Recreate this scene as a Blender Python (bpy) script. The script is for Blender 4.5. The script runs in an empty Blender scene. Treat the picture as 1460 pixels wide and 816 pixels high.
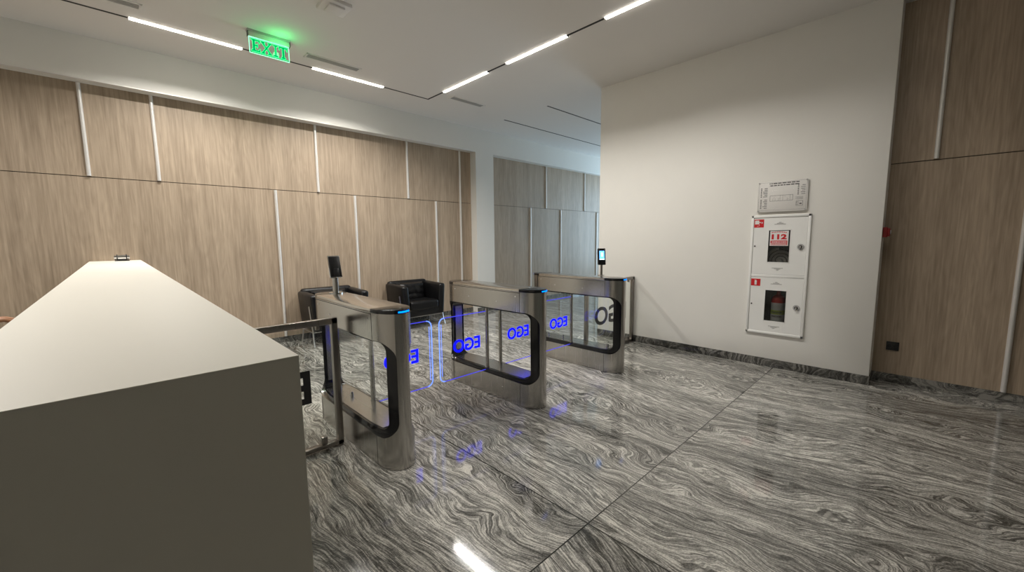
import bpy, bmesh, math, random
from mathutils import Vector, Matrix
random.seed(7)
PI = math.pi
SC = bpy.context.scene
COL = SC.collection

# ------------------------------------------------------------------ materials
def mat(name):
    m = bpy.data.materials.new(name); m.use_nodes = True
    nt = m.node_tree; nt.nodes.clear()
    out = nt.nodes.new('ShaderNodeOutputMaterial')
    return m, nt, out

def N(nt, t, **kw):
    n = nt.nodes.new(t)
    for k, v in kw.items():
        if k in n.inputs: n.inputs[k].default_value = v
        else: setattr(n, k, v)
    return n

def L(nt, a, ao, b, bi): nt.links.new(a.outputs[ao], b.inputs[bi])

def plain(name, col, rough=.5, metal=0., spec=.5, noise=0., nscale=30., bump=0., stretch=(1, 1, 1), coat=0.):
    m, nt, out = mat(name)
    b = N(nt, 'ShaderNodeBsdfPrincipled', Roughness=rough, Metallic=metal)
    b.inputs['Specular IOR Level'].default_value = spec
    b.inputs['Base Color'].default_value = (*col, 1)
    if coat: b.inputs['Coat Weight'].default_value = coat; b.inputs['Coat Roughness'].default_value = .08
    tc = N(nt, 'ShaderNodeTexCoord'); mp = N(nt, 'ShaderNodeMapping'); mp.inputs['Scale'].default_value = stretch
    nz = N(nt, 'ShaderNodeTexNoise', Scale=nscale, Detail=4.)
    L(nt, tc, 'Object', mp, 'Vector'); L(nt, mp, 'Vector', nz, 'Vector')
    if noise:
        mx = N(nt, 'ShaderNodeMix', data_type='RGBA')
        mx.inputs[6].default_value = (*[c * (1 - noise) for c in col], 1)
        mx.inputs[7].default_value = (*[min(1, c * (1 + noise)) for c in col], 1)
        nt.links.new(nz.outputs['Fac'], mx.inputs[0]); nt.links.new(mx.outputs[2], b.inputs['Base Color'])
        mr = N(nt, 'ShaderNodeMapRange'); mr.inputs['To Min'].default_value = max(.02, rough * .85); mr.inputs['To Max'].default_value = min(1, rough * 1.15)
        L(nt, nz, 'Fac', mr, 'Value'); L(nt, mr, 'Result', b, 'Roughness')
    if bump:
        bp = N(nt, 'ShaderNodeBump', Strength=bump, Distance=.004)
        L(nt, nz, 'Fac', bp, 'Height'); L(nt, bp, 'Normal', b, 'Normal')
    L(nt, b, 'BSDF', out, 'Surface')
    return m

def emit(name, col, s):
    m, nt, out = mat(name)
    e = N(nt, 'ShaderNodeEmission', Strength=s); e.inputs['Color'].default_value = (*col, 1)
    L(nt, e, 'Emission', out, 'Surface'); return m

def glass(name, tint=(.96, .98, .97), refl=1.0, ior=1.45):
    m, nt, out = mat(name)
    t = N(nt, 'ShaderNodeBsdfTransparent'); t.inputs['Color'].default_value = (*tint, 1)
    g = N(nt, 'ShaderNodeBsdfGlossy', Roughness=.02)
    ge = N(nt, 'ShaderNodeNewGeometry'); dt = N(nt, 'ShaderNodeVectorMath', operation='DOT_PRODUCT')
    L(nt, ge, 'Incoming', dt, 0); L(nt, ge, 'Normal', dt, 1)
    ab = N(nt, 'ShaderNodeMath', operation='ABSOLUTE'); L(nt, dt, 'Value', ab, 0)
    om = N(nt, 'ShaderNodeMath', operation='SUBTRACT'); om.inputs[0].default_value = 1.; L(nt, ab, 'Value', om, 1)
    pw = N(nt, 'ShaderNodeMath', operation='POWER'); pw.inputs[1].default_value = 5.; L(nt, om, 'Value', pw, 0)
    mu = N(nt, 'ShaderNodeMath', operation='MULTIPLY_ADD'); mu.inputs[1].default_value = .6 * refl; mu.inputs[2].default_value = .035 * refl
    mx = N(nt, 'ShaderNodeMixShader')
    L(nt, pw, 'Value', mu, 0); L(nt, mu, 'Value', mx, 0)
    nt.links.new(t.outputs[0], mx.inputs[1]); nt.links.new(g.outputs[0], mx.inputs[2])
    L(nt, mx, 'Shader', out, 'Surface'); return m

def wood_mat():
    m, nt, out = mat('oak_veneer')
    b = N(nt, 'ShaderNodeBsdfPrincipled', Roughness=.42)
    b.inputs['Specular IOR Level'].default_value = .35
    tc = N(nt, 'ShaderNodeTexCoord')
    # long vertical fibres
    m1 = N(nt, 'ShaderNodeMapping'); m1.inputs['Scale'].default_value = (1, 1, .035)
    n1 = N(nt, 'ShaderNodeTexNoise', Scale=55., Detail=5., Roughness=.65)
    # cathedral figure : warped bands
    m2 = N(nt, 'ShaderNodeMapping'); m2.inputs['Scale'].default_value = (1, 1, .13)
    n2 = N(nt, 'ShaderNodeTexNoise', Scale=7.5, Detail=2., Distortion=.4)
    mul = N(nt, 'ShaderNodeMath', operation='MULTIPLY'); mul.inputs[1].default_value = 16.
    fr = N(nt, 'ShaderNodeMath', operation='PINGPONG'); fr.inputs[1].default_value = 1.
    # broad leaves of veneer
    m3 = N(nt, 'ShaderNodeMapping'); m3.inputs['Scale'].default_value = (1, 1, .02)
    n3 = N(nt, 'ShaderNodeTexNoise', Scale=5., Detail=1.)
    for mm, nn in ((m1, n1), (m2, n2), (m3, n3)):
        L(nt, tc, 'Object', mm, 'Vector'); L(nt, mm, 'Vector', nn, 'Vector')
    L(nt, n2, 'Fac', mul, 0); L(nt, mul, 'Value', fr, 0)
    a = N(nt, 'ShaderNodeMath', operation='MULTIPLY_ADD'); a.inputs[1].default_value = .10
    L(nt, fr, 'Value', a, 0); L(nt, n1, 'Fac', a, 2)
    a2 = N(nt, 'ShaderNodeMath', operation='MULTIPLY_ADD'); a2.inputs[1].default_value = .45
    L(nt, n3, 'Fac', a2, 0); L(nt, a, 'Value', a2, 2)
    r = N(nt, 'ShaderNodeValToRGB')
    r.color_ramp.elements[0].position = .50; r.color_ramp.elements[0].color = (.285, .218, .155, 1)
    r.color_ramp.elements[1].position = 1.05; r.color_ramp.elements[1].color = (.49, .385, .282, 1)
    L(nt, a2, 'Value', r, 'Fac'); L(nt, r, 'Color', b, 'Base Color')
    bp = N(nt, 'ShaderNodeBump', Strength=.12, Distance=.002); L(nt, n1, 'Fac', bp, 'Height'); L(nt, bp, 'Normal', b, 'Normal')
    L(nt, b, 'BSDF', out, 'Surface'); return m

def granite_mat(name, joints=True, dark=1.0):
    m, nt, out = mat(name)
    b = N(nt, 'ShaderNodeBsdfPrincipled', Roughness=.07)
    b.inputs['Specular IOR Level'].default_value = .65
    tc = N(nt, 'ShaderNodeTexCoord'); sp = N(nt, 'ShaderNodeSeparateXYZ'); L(nt, tc, 'Object', sp, 'Vector')
    def M(op, a, bb=None, c=None):
        n = N(nt, 'ShaderNodeMath', operation=op)
        for i, v in enumerate((a, bb, c)):
            if v is None: continue
            if isinstance(v, (int, float)): n.inputs[i].default_value = v
            else: nt.links.new(v, n.inputs[i])
        return n.outputs[0]
    X, Y, Z = sp.outputs
    # slab id
    sx = M('FLOOR', M('DIVIDE', M('SUBTRACT', X, 1.615), 4.2)); sy = M('FLOOR', M('DIVIDE', M('SUBTRACT', Y, 1.115), 2.9))
    idn = M('ADD', M('MULTIPLY', sx, 7.31), M('MULTIPLY', sy, 3.77))
    if not joints: idn = M('MULTIPLY', X, 0.)
    ang = M('MULTIPLY', M('SINE', M('MULTIPLY', M('ADD', idn, .6), 2.3)), .16)
    ca = M('COSINE', ang); sa = M('SINE', ang)
    rx = M('SUBTRACT', M('MULTIPLY', X, ca), M('MULTIPLY', Y, sa)); ry = M('ADD', M('MULTIPLY', X, sa), M('MULTIPLY', Y, ca))
    cb = N(nt, 'ShaderNodeCombineXYZ'); nt.links.new(M('ADD', rx, M('MULTIPLY', idn, 1.7)), cb.inputs[0]); nt.links.new(ry, cb.inputs[1])
    nt.links.new(M('ADD', Z, idn), cb.inputs[2])
    # domain warp
    def noise(vec, scale, detail=3., rough=.5, dist=0., mp=None):
        v = vec
        if mp:
            k = N(nt, 'ShaderNodeMapping'); k.inputs['Scale'].default_value = mp; nt.links.new(vec, k.inputs['Vector']); v = k.outputs[0]
        n = N(nt, 'ShaderNodeTexNoise', Scale=scale, Detail=detail, Roughness=rough, Distortion=dist)
        nt.links.new(v, n.inputs['Vector']); return n
    w1 = noise(cb.outputs[0], 1., 2., mp=(1.0, .55, 1)); w2 = noise(cb.outputs[0], 3.2, 2.5, mp=(1.0, .6, 1))
    def vm(op, a, bb):
        n = N(nt, 'ShaderNodeVectorMath', operation=op)
        for i, v in enumerate((a, bb)):
            if isinstance(v, tuple): n.inputs[i].default_value = v
            else: nt.links.new(v, n.inputs[i])
        return n.outputs[0]
    msk = noise(cb.outputs[0], .9, 1.5)
    mk = M('MULTIPLY_ADD', M('MINIMUM', M('MAXIMUM', M('MULTIPLY', M('SUBTRACT', msk.outputs['Fac'], .46), 9.), 0.), 1.), 1., .35)
    mv = N(nt, 'ShaderNodeCombineXYZ'); nt.links.new(mk, mv.inputs[0]); nt.links.new(mk, mv.inputs[1]); nt.links.new(mk, mv.inputs[2])
    d1 = vm('MULTIPLY', vm('SUBTRACT', w1.outputs['Color'], (.5, .5, .5)), (.70, .5, 0))
    d2 = vm('MULTIPLY', vm('MULTIPLY', vm('SUBTRACT', w2.outputs['Color'], (.5, .5, .5)), (.34, .42, 0)), mv.outputs[0])
    w3 = noise(cb.outputs[0], 11., 2., mp=(1., .6, 1))
    d3 = vm('MULTIPLY', vm('MULTIPLY', vm('SUBTRACT', w3.outputs['Color'], (.5, .5, .5)), (.045, .05, 0)), mv.outputs[0])
    p = vm('ADD', vm('ADD', vm('ADD', cb.outputs[0], d1), d2), d3)
    f1 = noise(p, 1., 4., .6, mp=(17., .9, 1)).outputs['Fac']
    f2 = noise(p, 1., 3., .6, mp=(125., 9., 1)).outputs['Fac']
    f3 = noise(p, 1., 2., .5, mp=(3.4, .42, 1)).outputs['Fac']
    f4 = noise(p, 1., 1., .5, mp=(27., 1.6, 1)).outputs['Fac']
    grain = noise(cb.outputs[0], 120., 3., .7).outputs['Fac']
    def ridge(f, c0, k): return M('MINIMUM', M('MULTIPLY', M('ABSOLUTE', M('SUBTRACT', f, c0)), k), 1.)
    # dark hairline veins on a pale ground, both broken up by the grain
    v = M('MULTIPLY', M('MULTIPLY_ADD', ridge(f1, .47, 36.), .8, .2), M('MULTIPLY_ADD', ridge(f4, .52, 26.), .65, .35))
    v = M('MULTIPLY', v, M('MULTIPLY_ADD', ridge(f2, .45, 14.), .55, .45))
    g0 = M('MULTIPLY_ADD', f2, .85, M('MULTIPLY', f1, .45)); g0 = M('MULTIPLY_ADD', f3, .95, g0); g0 = M('MULTIPLY_ADD', grain, 1.0, g0)
    g0 = M('DIVIDE', g0, 3.25)
    v = M('MULTIPLY_ADD', v, .215, M('MULTIPLY', g0, .95))
    r = N(nt, 'ShaderNodeValToRGB'); nt.links.new(v, r.inputs['Fac'])
    e = r.color_ramp.elements
    def c(t): return (t[0] * dark, t[1] * dark, t[2] * dark, 1)
    e[0].position = .425; e[0].color = c((.030, .030, .026)); e[1].position = .775; e[1].color = c((.70, .67, .60))
    for pos, col in ((.51, (.085, .082, .073)), (.60, (.20, .193, .174)), (.69, (.38, .365, .33))):
        k = e.new(pos); k.color = c(col)
    last = r.outputs['Color']
    if joints:
        def line(cc, off, per):
            return M('LESS_THAN', M('ABSOLUTE', M('SUBTRACT', M('WRAP', M('SUBTRACT', cc, off), per / 2, -per / 2), 0.)), .0035)
        j = M('MAXIMUM', line(X, 1.615, 4.2), line(Y, 1.115, 2.9))
        mx = N(nt, 'ShaderNodeMix', data_type='RGBA'); nt.links.new(j, mx.inputs[0]); nt.links.new(last, mx.inputs[6]); mx.inputs[7].default_value = (.02, .02, .018, 1)
        last = mx.outputs[2]
    nt.links.new(last, b.inputs['Base Color'])
    L(nt, b, 'BSDF', out, 'Surface'); return m

def steel_mat(name, base=(.47, .452, .425), rough=.24, streak='z'):
    m, nt, out = mat(name)
    b = N(nt, 'ShaderNodeBsdfPrincipled', Metallic=1.)
    tc = N(nt, 'ShaderNodeTexCoord'); mp = N(nt, 'ShaderNodeMapping')
    mp.inputs['Scale'].default_value = (220, 220, 2) if streak == 'z' else (220, 2, 220)
    nz = N(nt, 'ShaderNodeTexNoise', Scale=1., Detail=3.)
    L(nt, tc, 'Object', mp, 'Vector'); L(nt, mp, 'Vector', nz, 'Vector')
    mr = N(nt, 'ShaderNodeMapRange'); mr.inputs['To Min'].default_value = rough * .75; mr.inputs['To Max'].default_value = rough * 1.3
    L(nt, nz, 'Fac', mr, 'Value'); L(nt, mr, 'Result', b, 'Roughness')
    mx = N(nt, 'ShaderNodeMix', data_type='RGBA'); L(nt, nz, 'Fac', mx, 0)
    mx.inputs[6].default_value = (*[c * .85 for c in base], 1); mx.inputs[7].default_value = (*[c * 1.1 for c in base], 1)
    nt.links.new(mx.outputs[2], b.inputs['Base Color'])
    L(nt, b, 'BSDF', out, 'Surface'); return m

WOOD = wood_mat()
FLOORM = granite_mat('polished_granite', dark=.90)
SKIRT = granite_mat('granite_skirting', joints=False, dark=.42)
PAINT = plain('white_wall_paint', (.80, .775, .72), .72, noise=.015, nscale=6, spec=.25)
CEILP = plain('ceiling_paint', (.78, .755, .72), .8, noise=.01, nscale=5, spec=.2)
TRIMM = plain('satin_aluminium', (.80, .77, .73), .38, metal=.35, noise=.02)
COUNTER = plain('solid_surface', (.80, .76, .67), .5, noise=.012, nscale=9, spec=.45)
COUNTB = plain('grey_laminate', (.30, .30, .27), .5, noise=.02, nscale=9, spec=.3)
STEEL = steel_mat('brushed_steel')
STEELT = steel_mat('brushed_steel_top', (.56, .52, .47), .2, 'y')
RAILM = steel_mat('dark_steel_tube', (.30, .275, .25), .3)
CHROME = plain('chrome', (.72, .72, .72), .08, metal=1.)
BLACKG = plain('black_gloss', (.006, .006, .007), .10, spec=.5, noise=.1)
BLACKM = plain('black_plastic', (.012, .012, .013), .35, noise=.1)
GAP = plain('dark_groove', (.03, .022, .016), .7, noise=.05)
TRACK = plain('track_channel', (.012, .011, .010), .6, noise=.05)
LEATHER = plain('black_leather', (.005, .005, .0055), .33, noise=.25, nscale=14, bump=.35, spec=.32)
LEGM = plain('satin_leg_metal', (.62, .60, .58), .3, metal=1., noise=.04)
WHITEM = plain('white_enamel', (.86, .85, .81), .32, noise=.01, spec=.4)
GREYP = plain('grey_plastic', (.45, .44, .42), .5, noise=.03)
VENTD = plain('vent_slot', (.36, .35, .33), .6, noise=.05)
RED = plain('signal_red', (.62, .015, .02), .4, noise=.04)
REDT = plain('call_point_red', (.30, .02, .02), .4, noise=.04)
REDDK = plain('extinguisher_red', (.42, .02, .02), .25, noise=.05)
INK = plain('printed_ink', (.10, .09, .09), .6, noise=.05)
PAPER = plain('printed_paper', (.80, .77, .74), .5, noise=.02)
LABELW = plain('label_white', (.55, .56, .56), .5, noise=.03)
LABELG = plain('label_green', (.36, .46, .06), .5, noise=.03)
CABIN = plain('cabinet_inside', (.06, .06, .055), .6, noise=.1)
HOSE = plain('canvas_hose', (.42, .41, .38), .7, noise=.1)
SKIN = plain('skin', (.42, .20, .10), .45, noise=.06, nscale=18)
SHIRT = plain('dark_shirt', (.03, .032, .04), .8, noise=.1)
HAIR = plain('dark_hair', (.02, .014, .01), .5, noise=.2)
TROUS = plain('grey_trousers', (.05, .05, .055), .8, noise=.1)
ACRYL = glass('clear_acrylic', (.97, .975, .98), .8)
PANE = glass('clear_glass', (.965, .98, .972), 1.)
PANEDK = glass('cabinet_glass', (.72, .72, .70), 1.)
LIGHTM = emit('led_diffuser', (1., .955, .87), 7.)
LAMPS = []
BLUE = emit('blue_led', (.003, .004, 1.), 1.2)
BLUED = emit('blue_led_edge', (.08, .08, .95), .42)
CYAN = emit('cyan_led_edge', (.14, .26, 1.), .8)
STATUS = emit('status_led', (.0, .13, 1.), 1.7)
GREEN = emit('green_led', (.0, .85, .18), 1.5)
GREENF = emit('green_fill', (.0, .40, .10), .45)
GREENB = emit('green_edge_glow', (.22, .95, .45), 1.3)
SHEET = glass('clear_sheet', (.99, .99, .985), .5)
SCREEN = emit('screen_blue', (.10, .33, .9), 1.25)
SCRW = emit('screen_white', (.55, .75, 1.), 1.3)

# ------------------------------------------------------------------ mesh helpers
def BM(): return bmesh.new()
def box(bm, x0, x1, y0, y1, z0, z1, bev=0., seg=2, rot=None):
    t = bmesh.new()
    bmesh.ops.create_cube(t, size=1.)
    bmesh.ops.scale(t, vec=(x1 - x0, y1 - y0, z1 - z0), verts=t.verts)
    if bev: bmesh.ops.bevel(t, geom=t.edges[:], offset=bev, segments=seg, profile=.5, affect='EDGES')
    if rot: bmesh.ops.transform(t, matrix=rot, verts=t.verts)
    bmesh.ops.translate(t, vec=((x0 + x1) / 2, (y0 + y1) / 2, (z0 + z1) / 2), verts=t.verts)
    merge(bm, t)
def merge(bm, t, mtx=None):
    if mtx is not None: bmesh.ops.transform(t, matrix=mtx, verts=t.verts)
    me = bpy.data.meshes.new('tmp'); t.to_mesh(me); t.free(); bm.from_mesh(me); bpy.data.meshes.remove(me)
def prism(bm, pts, axis, a, b, bev=0.):
    """polygon pts (2-D) extruded along axis from a to b"""
    t = bmesh.new()
    def P(u, v, w): return {'x': (w, u, v), 'y': (u, w, v), 'z': (u, v, w)}[axis]
    va = [t.verts.new(P(u, v, a)) for u, v in pts]; vb = [t.verts.new(P(u, v, b)) for u, v in pts]
    n = len(pts)
    t.faces.new(va[::-1]); t.faces.new(vb)
    for i in range(n): t.faces.new((va[i], va[(i + 1) % n], vb[(i + 1) % n], vb[i]))
    bmesh.ops.recalc_face_normals(t, faces=t.faces)
    if bev:
        es = [e for e in t.edges if abs(e.calc_face_angle(0)) > .6]
        bmesh.ops.bevel(t, geom=es, offset=bev, segments=2, profile=.5, affect='EDGES')
    merge(bm, t)
def ring(bm, outer, inner, axis, a, b):
    t = bmesh.new()
    def P(u, v, w): return {'x': (w, u, v), 'y': (u, w, v), 'z': (u, v, w)}[axis]
    n = len(outer); V = []
    for w in (a, b):
        V.append(([t.verts.new(P(u, v, w)) for u, v in outer], [t.verts.new(P(u, v, w)) for u, v in inner]))
    for i in range(n):
        j = (i + 1) % n
        for k in (0, 1): t.faces.new((V[k][0][i], V[k][0][j], V[k][1][j], V[k][1][i]))
        for q in (0, 1): t.faces.new((V[0][q][i], V[0][q][j], V[1][q][j], V[1][q][i]))
    bmesh.ops.recalc_face_normals(t, faces=t.faces); merge(bm, t)
def rrect(u0, u1, v0, v1, r, n=6):
    pts = []
    for cu, cv, s in ((u1 - r, v1 - r, 0), (u0 + r, v1 - r, 1), (u0 + r, v0 + r, 2), (u1 - r, v0 + r, 3)):
        for i in range(n + 1):
            a = s * PI / 2 + i / n * PI / 2; pts.append((cu + r * math.cos(a), cv + r * math.sin(a)))
    return pts
def tube(bm, pts, r, n=10, caps=True, closed=False):
    t = bmesh.new(); P = [Vector(p) for p in pts]; R = []
    m = len(P); up = None
    for i, p in enumerate(P):
        if closed: d = (P[(i + 1) % m] - P[i - 1]).normalized()
        else: d = ((P[min(i + 1, m - 1)] - P[max(i - 1, 0)])).normalized()
        if up is None: up = Vector((0, 0, 1)) if abs(d.z) < .9 else Vector((1, 0, 0))
        s = d.cross(up).normalized(); up = s.cross(d).normalized()
        rr = r[i] if isinstance(r, (list, tuple)) else r
        R.append([t.verts.new(p + rr * (math.cos(2 * PI * k / n) * s + math.sin(2 * PI * k / n) * up)) for k in range(n)])
    for i in range(m if closed else m - 1):
        A, B = R[i], R[(i + 1) % m]
        for k in range(n): t.faces.new((A[k], A[(k + 1) % n], B[(k + 1) % n], B[k]))
    if caps and not closed: t.faces.new(R[0][::-1]); t.faces.new(R[-1])
    bmesh.ops.recalc_face_normals(t, faces=t.faces); merge(bm, t)
def cyl(bm, c, r, h, axis='z', n=24, r2=None, bev=0.):
    t = bmesh.new(); bmesh.ops.create_cone(t, cap_ends=True, segments=n, radius1=r, radius2=r if r2 is None else r2, depth=h)
    if bev: bmesh.ops.bevel(t, geom=[e for e in t.edges if abs(e.calc_face_angle(0)) > .8], offset=bev, segments=2, affect='EDGES')
    M_ = {'z': Matrix(), 'x': Matrix.Rotation(PI / 2, 4, 'Y'), 'y': Matrix.Rotation(-PI / 2, 4, 'X')}[axis]
    merge(bm, t, Matrix.Translation(c) @ M_)
def sphere(bm, c, r, sc=(1, 1, 1), n=16):
    t = bmesh.new(); bmesh.ops.create_uvsphere(t, u_segments=n, v_segments=n // 2 + 2, radius=r)
    merge(bm, t, Matrix.Translation(c) @ Matrix.Diagonal((*sc, 1)))

def obj(name, bm, m, parent=None, smooth=True):
    if isinstance(bm, bpy.types.Mesh): me = bm
    else:
        me = bpy.data.meshes.new(name); bm.to_mesh(me); bm.free()
    if not me.materials: me.materials.append(m)
    else: me.materials[0] = m
    if smooth:
        me.polygons.foreach_set('use_smooth', [True] * len(me.polygons))
        me.set_sharp_from_angle(angle=math.radians(32))
    o = bpy.data.objects.new(name, me); COL.objects.link(o)
    if parent is not None:
        o.parent = parent
        # geometry is written in world space: bring it into the parent's frame
        r = parent; w = Vector((0, 0, 0)); 
        while r is not None: w += r.location; r = r.parent
        me.transform(Matrix.Translation(-w))
    return o
def split(name, bm, m, parent):
    """every loose piece of bm becomes a part of its own"""
    bm.verts.ensure_lookup_table(); bm.verts.index_update(); seen = set(); out = []
    for v in bm.verts:
        if v.index in seen: continue
        st = [v]; seen.add(v.index); comp = []
        while st:
            q = st.pop(); comp.append(q)
            for e in q.link_edges:
                o_ = e.other_vert(q)
                if o_.index not in seen: seen.add(o_.index); st.append(o_)
        t = bmesh.new(); mp = {q: t.verts.new(q.co) for q in comp}; fs = set()
        for q in comp:
            for f in q.link_faces:
                if f not in fs: fs.add(f); t.faces.new([mp[w] for w in f.verts])
        out.append(obj(name, t, m, parent))
    bm.free(); return out
def root(name, label, cat, loc, group=None):
    o = bpy.data.objects.new(name, None); COL.objects.link(o); o.location = loc; o.empty_display_size = .1
    o['label'] = label; o['category'] = cat
    if group: o['group'] = group
    return o
def tag(o, label, cat, group=None):
    o['label'] = label; o['category'] = cat
    if group: o['group'] = group
    return o
def struct(name, bm, m, parent=None):
    o = obj(name, bm, m, parent)
    if parent is None: o['kind'] = 'structure'
    return o
def dup(src, loc=None, label=None):
    r = src.copy(); COL.objects.link(r)
    if loc is not None: r.location = loc
    if label: r['label'] = label
    for ch in list(src.children):
        c = ch.copy(); COL.objects.link(c); c.parent = r
        for g in list(ch.children):
            d = g.copy(); COL.objects.link(d); d.parent = c
    return r
def boolean(bmA, bmB, op='DIFFERENCE'):
    ms = []
    for b in (bmA, bmB):
        bmesh.ops.recalc_face_normals(b, faces=b.faces)
        me = bpy.data.meshes.new('t'); b.to_mesh(me); b.free(); ms.append(bpy.data.objects.new('t', me)); COL.objects.link(ms[-1])
    md = ms[0].modifiers.new('b', 'BOOLEAN'); md.object = ms[1]; md.operation = op; md.solver = 'EXACT'
    dg = bpy.context.evaluated_depsgraph_get(); dg.update()
    me = bpy.data.meshes.new_from_object(ms[0].evaluated_get(dg))
    for o in ms: bpy.data.objects.remove(o)
    return me
def bm_from(me): b = bmesh.new(); b.from_mesh(me); return b
def text_bm(body, size, depth, bold=0., spacing=1.):
    cu = bpy.data.curves.new('t', 'FONT'); cu.body = body; cu.size = size; cu.extrude = depth / 2; cu.offset = bold
    cu.align_x = 'CENTER'; cu.align_y = 'CENTER'; cu.space_character = spacing; cu.resolution_u = 6
    o = bpy.data.objects.new('t', cu); COL.objects.link(o)
    dg = bpy.context.evaluated_depsgraph_get(); dg.update()
    me = bpy.data.meshes.new_from_object(o.evaluated_get(dg)); bpy.data.objects.remove(o); bpy.data.curves.remove(cu)
    b = bmesh.new(); b.from_mesh(me); bpy.data.meshes.remove(me); return b
def fit_text(body, cx, cy, cz, w, h, depth, plane='xz', mirror=False, bold=.0):
    """text fitted to w x h, standing in plane xz (facing -y) or yz (facing -x)"""
    b = text_bm(body, 1., .01, bold)
    xs = [v.co.x for v in b.verts]; ys = [v.co.y for v in b.verts]
    mx, my = (min(xs) + max(xs)) / 2, (min(ys) + max(ys)) / 2
    sx = w / (max(xs) - min(xs)); sy = h / (max(ys) - min(ys))
    for v in b.verts:
        u = (v.co.x - mx) * sx * (-1 if mirror else 1); q = (v.co.y - my) * sy; d = v.co.z / .01 * depth
        v.co = Vector((cx + u, cy - d, cz + q)) if plane == 'xz' else Vector((cx - d, cy - u, cz + q))
    bmesh.ops.recalc_face_normals(b, faces=b.faces)
    return b

# ------------------------------------------------------------------ room shell
ZC = 3.58; YB = 6.43; YF = 6.26; XW = 5.16; XR = 5.42; ZG = 2.172
b = BM(); box(b, -5.2, 12.2, -4.2, 6.9, -.12, 0); struct('floor', b, FLOORM)
b = BM(); box(b, -5.2, 12.2, -4.2, 6.9, ZC, ZC + .12); struct('ceiling', b, CEILP)
b = BM()
g = .004
for x0, x1 in ((-5., 5.17), (5.60, 12.)):
    box(b, x0, x1, YB, YB + .16, .085, ZG - g); box(b, x0, x1, YB, YB + .16, ZG + g, 3.3)
struct('wall_back', b, WOOD)
b = BM(); box(b, -5.1, 12.1, YB + .012, YB + .3, 0, ZC); struct('wall_back_core', b, GAP)
b = BM(); box(b, -5.1, 12.1, YF, YB + .02, 3.148, ZC + .01); box(b, 5.157, 5.616, YF, YB + .02, 0, 3.148)
struct('trim_1', b, PAINT)
b = BM()
box(b, -5.1, 5.157, YF - .003, YF + .03, 3.142, 3.152, .002); box(b, 5.616, 12., YF - .003, YF + .03, 3.142, 3.152, .002)
struct('trim_2', b, TRIMM)
b = BM()
box(b, -5., 5.157, YB - .004, YB + .03, 0, .085); box(b, 5.616, 12, YB - .004, YB + .03, 0, .085); box(b, 5.155, 5.618, YF - .004, YF + .02, 0, .085)
struct('baseboard_back', b, SKIRT)
# slender vertical aluminium profiles on the oak
def slat(n, x, z0, z1):
    b = BM(); pr = [(x - .017, YB), (x - .017, YB - .014)] + [(x + .017 * math.cos(a), YB - .014 - .016 * math.sin(a)) for a in [PI - i * PI / 8 for i in range(1, 8)]] + [(x + .017, YB - .014), (x + .017, YB)]
    prism(b, pr, 'z', z0, z1); struct('trim_%d' % n, b, TRIMM)
n = 3
for x in (-1.5, -.123, .454, 2.254, 3.752, 7.416, 8.95, 10.6): slat(n, x, ZG + .008, 3.142); n += 1
for x in (1.677, 2.80, 4.318, 6.876, 7.97, 9.53): slat(n, x, .09, ZG - .008); n += 1
slat(n, 4.885, .09, 3.142); n += 1
# white partition block on the right
b = BM(); box(b, XW, 11.9, .315, 3.43, 0, ZC + .01, .004); struct('wall_partition', b, PAINT)
b = BM(); box(b, XW - .006, XW + .05, .309, 3.436, 0, .092, .002); box(b, XW, XR, .309, .33, 0, .092); box(b, XW, 11.9, 3.42, 3.436, 0, .092); struct('baseboard_partition', b, SKIRT)
# oak wall right of the partition
b = BM(); zr = 2.137
box(b, XR, XR + .15, -4.1, .33, .09, zr - g); box(b, XR, XR + .15, -4.1, .33, zr + g, ZC + .01)
struct('wall_right', b, WOOD)
b = BM(); box(b, XR + .012, XR + .3, -4.1, .33, 0, ZC); struct('wall_right_core', b, GAP)
b = BM(); box(b, XR - .006, XR + .03, -4.1, .313, 0, .09); struct('baseboard_right', b, SKIRT)
def slat_r(n, y, z0, z1):
    b = BM(); pr = [(XR, y - .017), (XR - .014, y - .017)] + [(XR - .014 - .016 * math.sin(a), y - .017 * math.cos(a)) for a in [i * PI / 8 for i in range(1, 8)]] + [(XR - .014, y + .017), (XR, y + .017)]
    prism(b, pr, 'z', z0, z1); struct('trim_%d' % n, b, TRIMM)
for y, z0, z1 in ((.012, zr + .008, ZC), (-1.3, zr + .008, ZC), (-.545, .095, zr - .008), (-2.1, .095, zr - .008)): slat_r(n, y, z0, z1); n += 1
b = BM(); box(b, -5.2, -5.0, -4.2, 6.9, 0, ZC); struct('wall_left', b, PAINT)
b = BM(); box(b, -5.2, 5.6, -4.2, -4.0, 0, ZC); struct('wall_front', b, plain('cool_grey_paint', (.60, .66, .64), .7, noise=.02, spec=.25))
# corridor end wall with a tall daylight window
b = BM(); box(b, 12., 12.15, 3.3, 3.7, 0, ZC); box(b, 12., 12.15, 6.0, 6.5, 0, ZC); box(b, 12., 12.15, 3.3, 6.5, 0, .25); box(b, 12., 12.15, 3.3, 6.5, 3.2, ZC)
struct('wall_corridor_end', b, PAINT)
b = BM()
for y in (3.7, 4.85, 5.95): box(b, 12.02, 12.1, y, y + .05, .25, 3.2)
for z in (.25, 3.15): box(b, 12.02, 12.1, 3.7, 6.0, z, z + .05)
wf = struct('window_1', b, GREYP)
b = BM(); box(b, 12.055, 12.065, 3.72, 5.98, .27, 3.18); obj('pane', b, PANE, wf)

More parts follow.
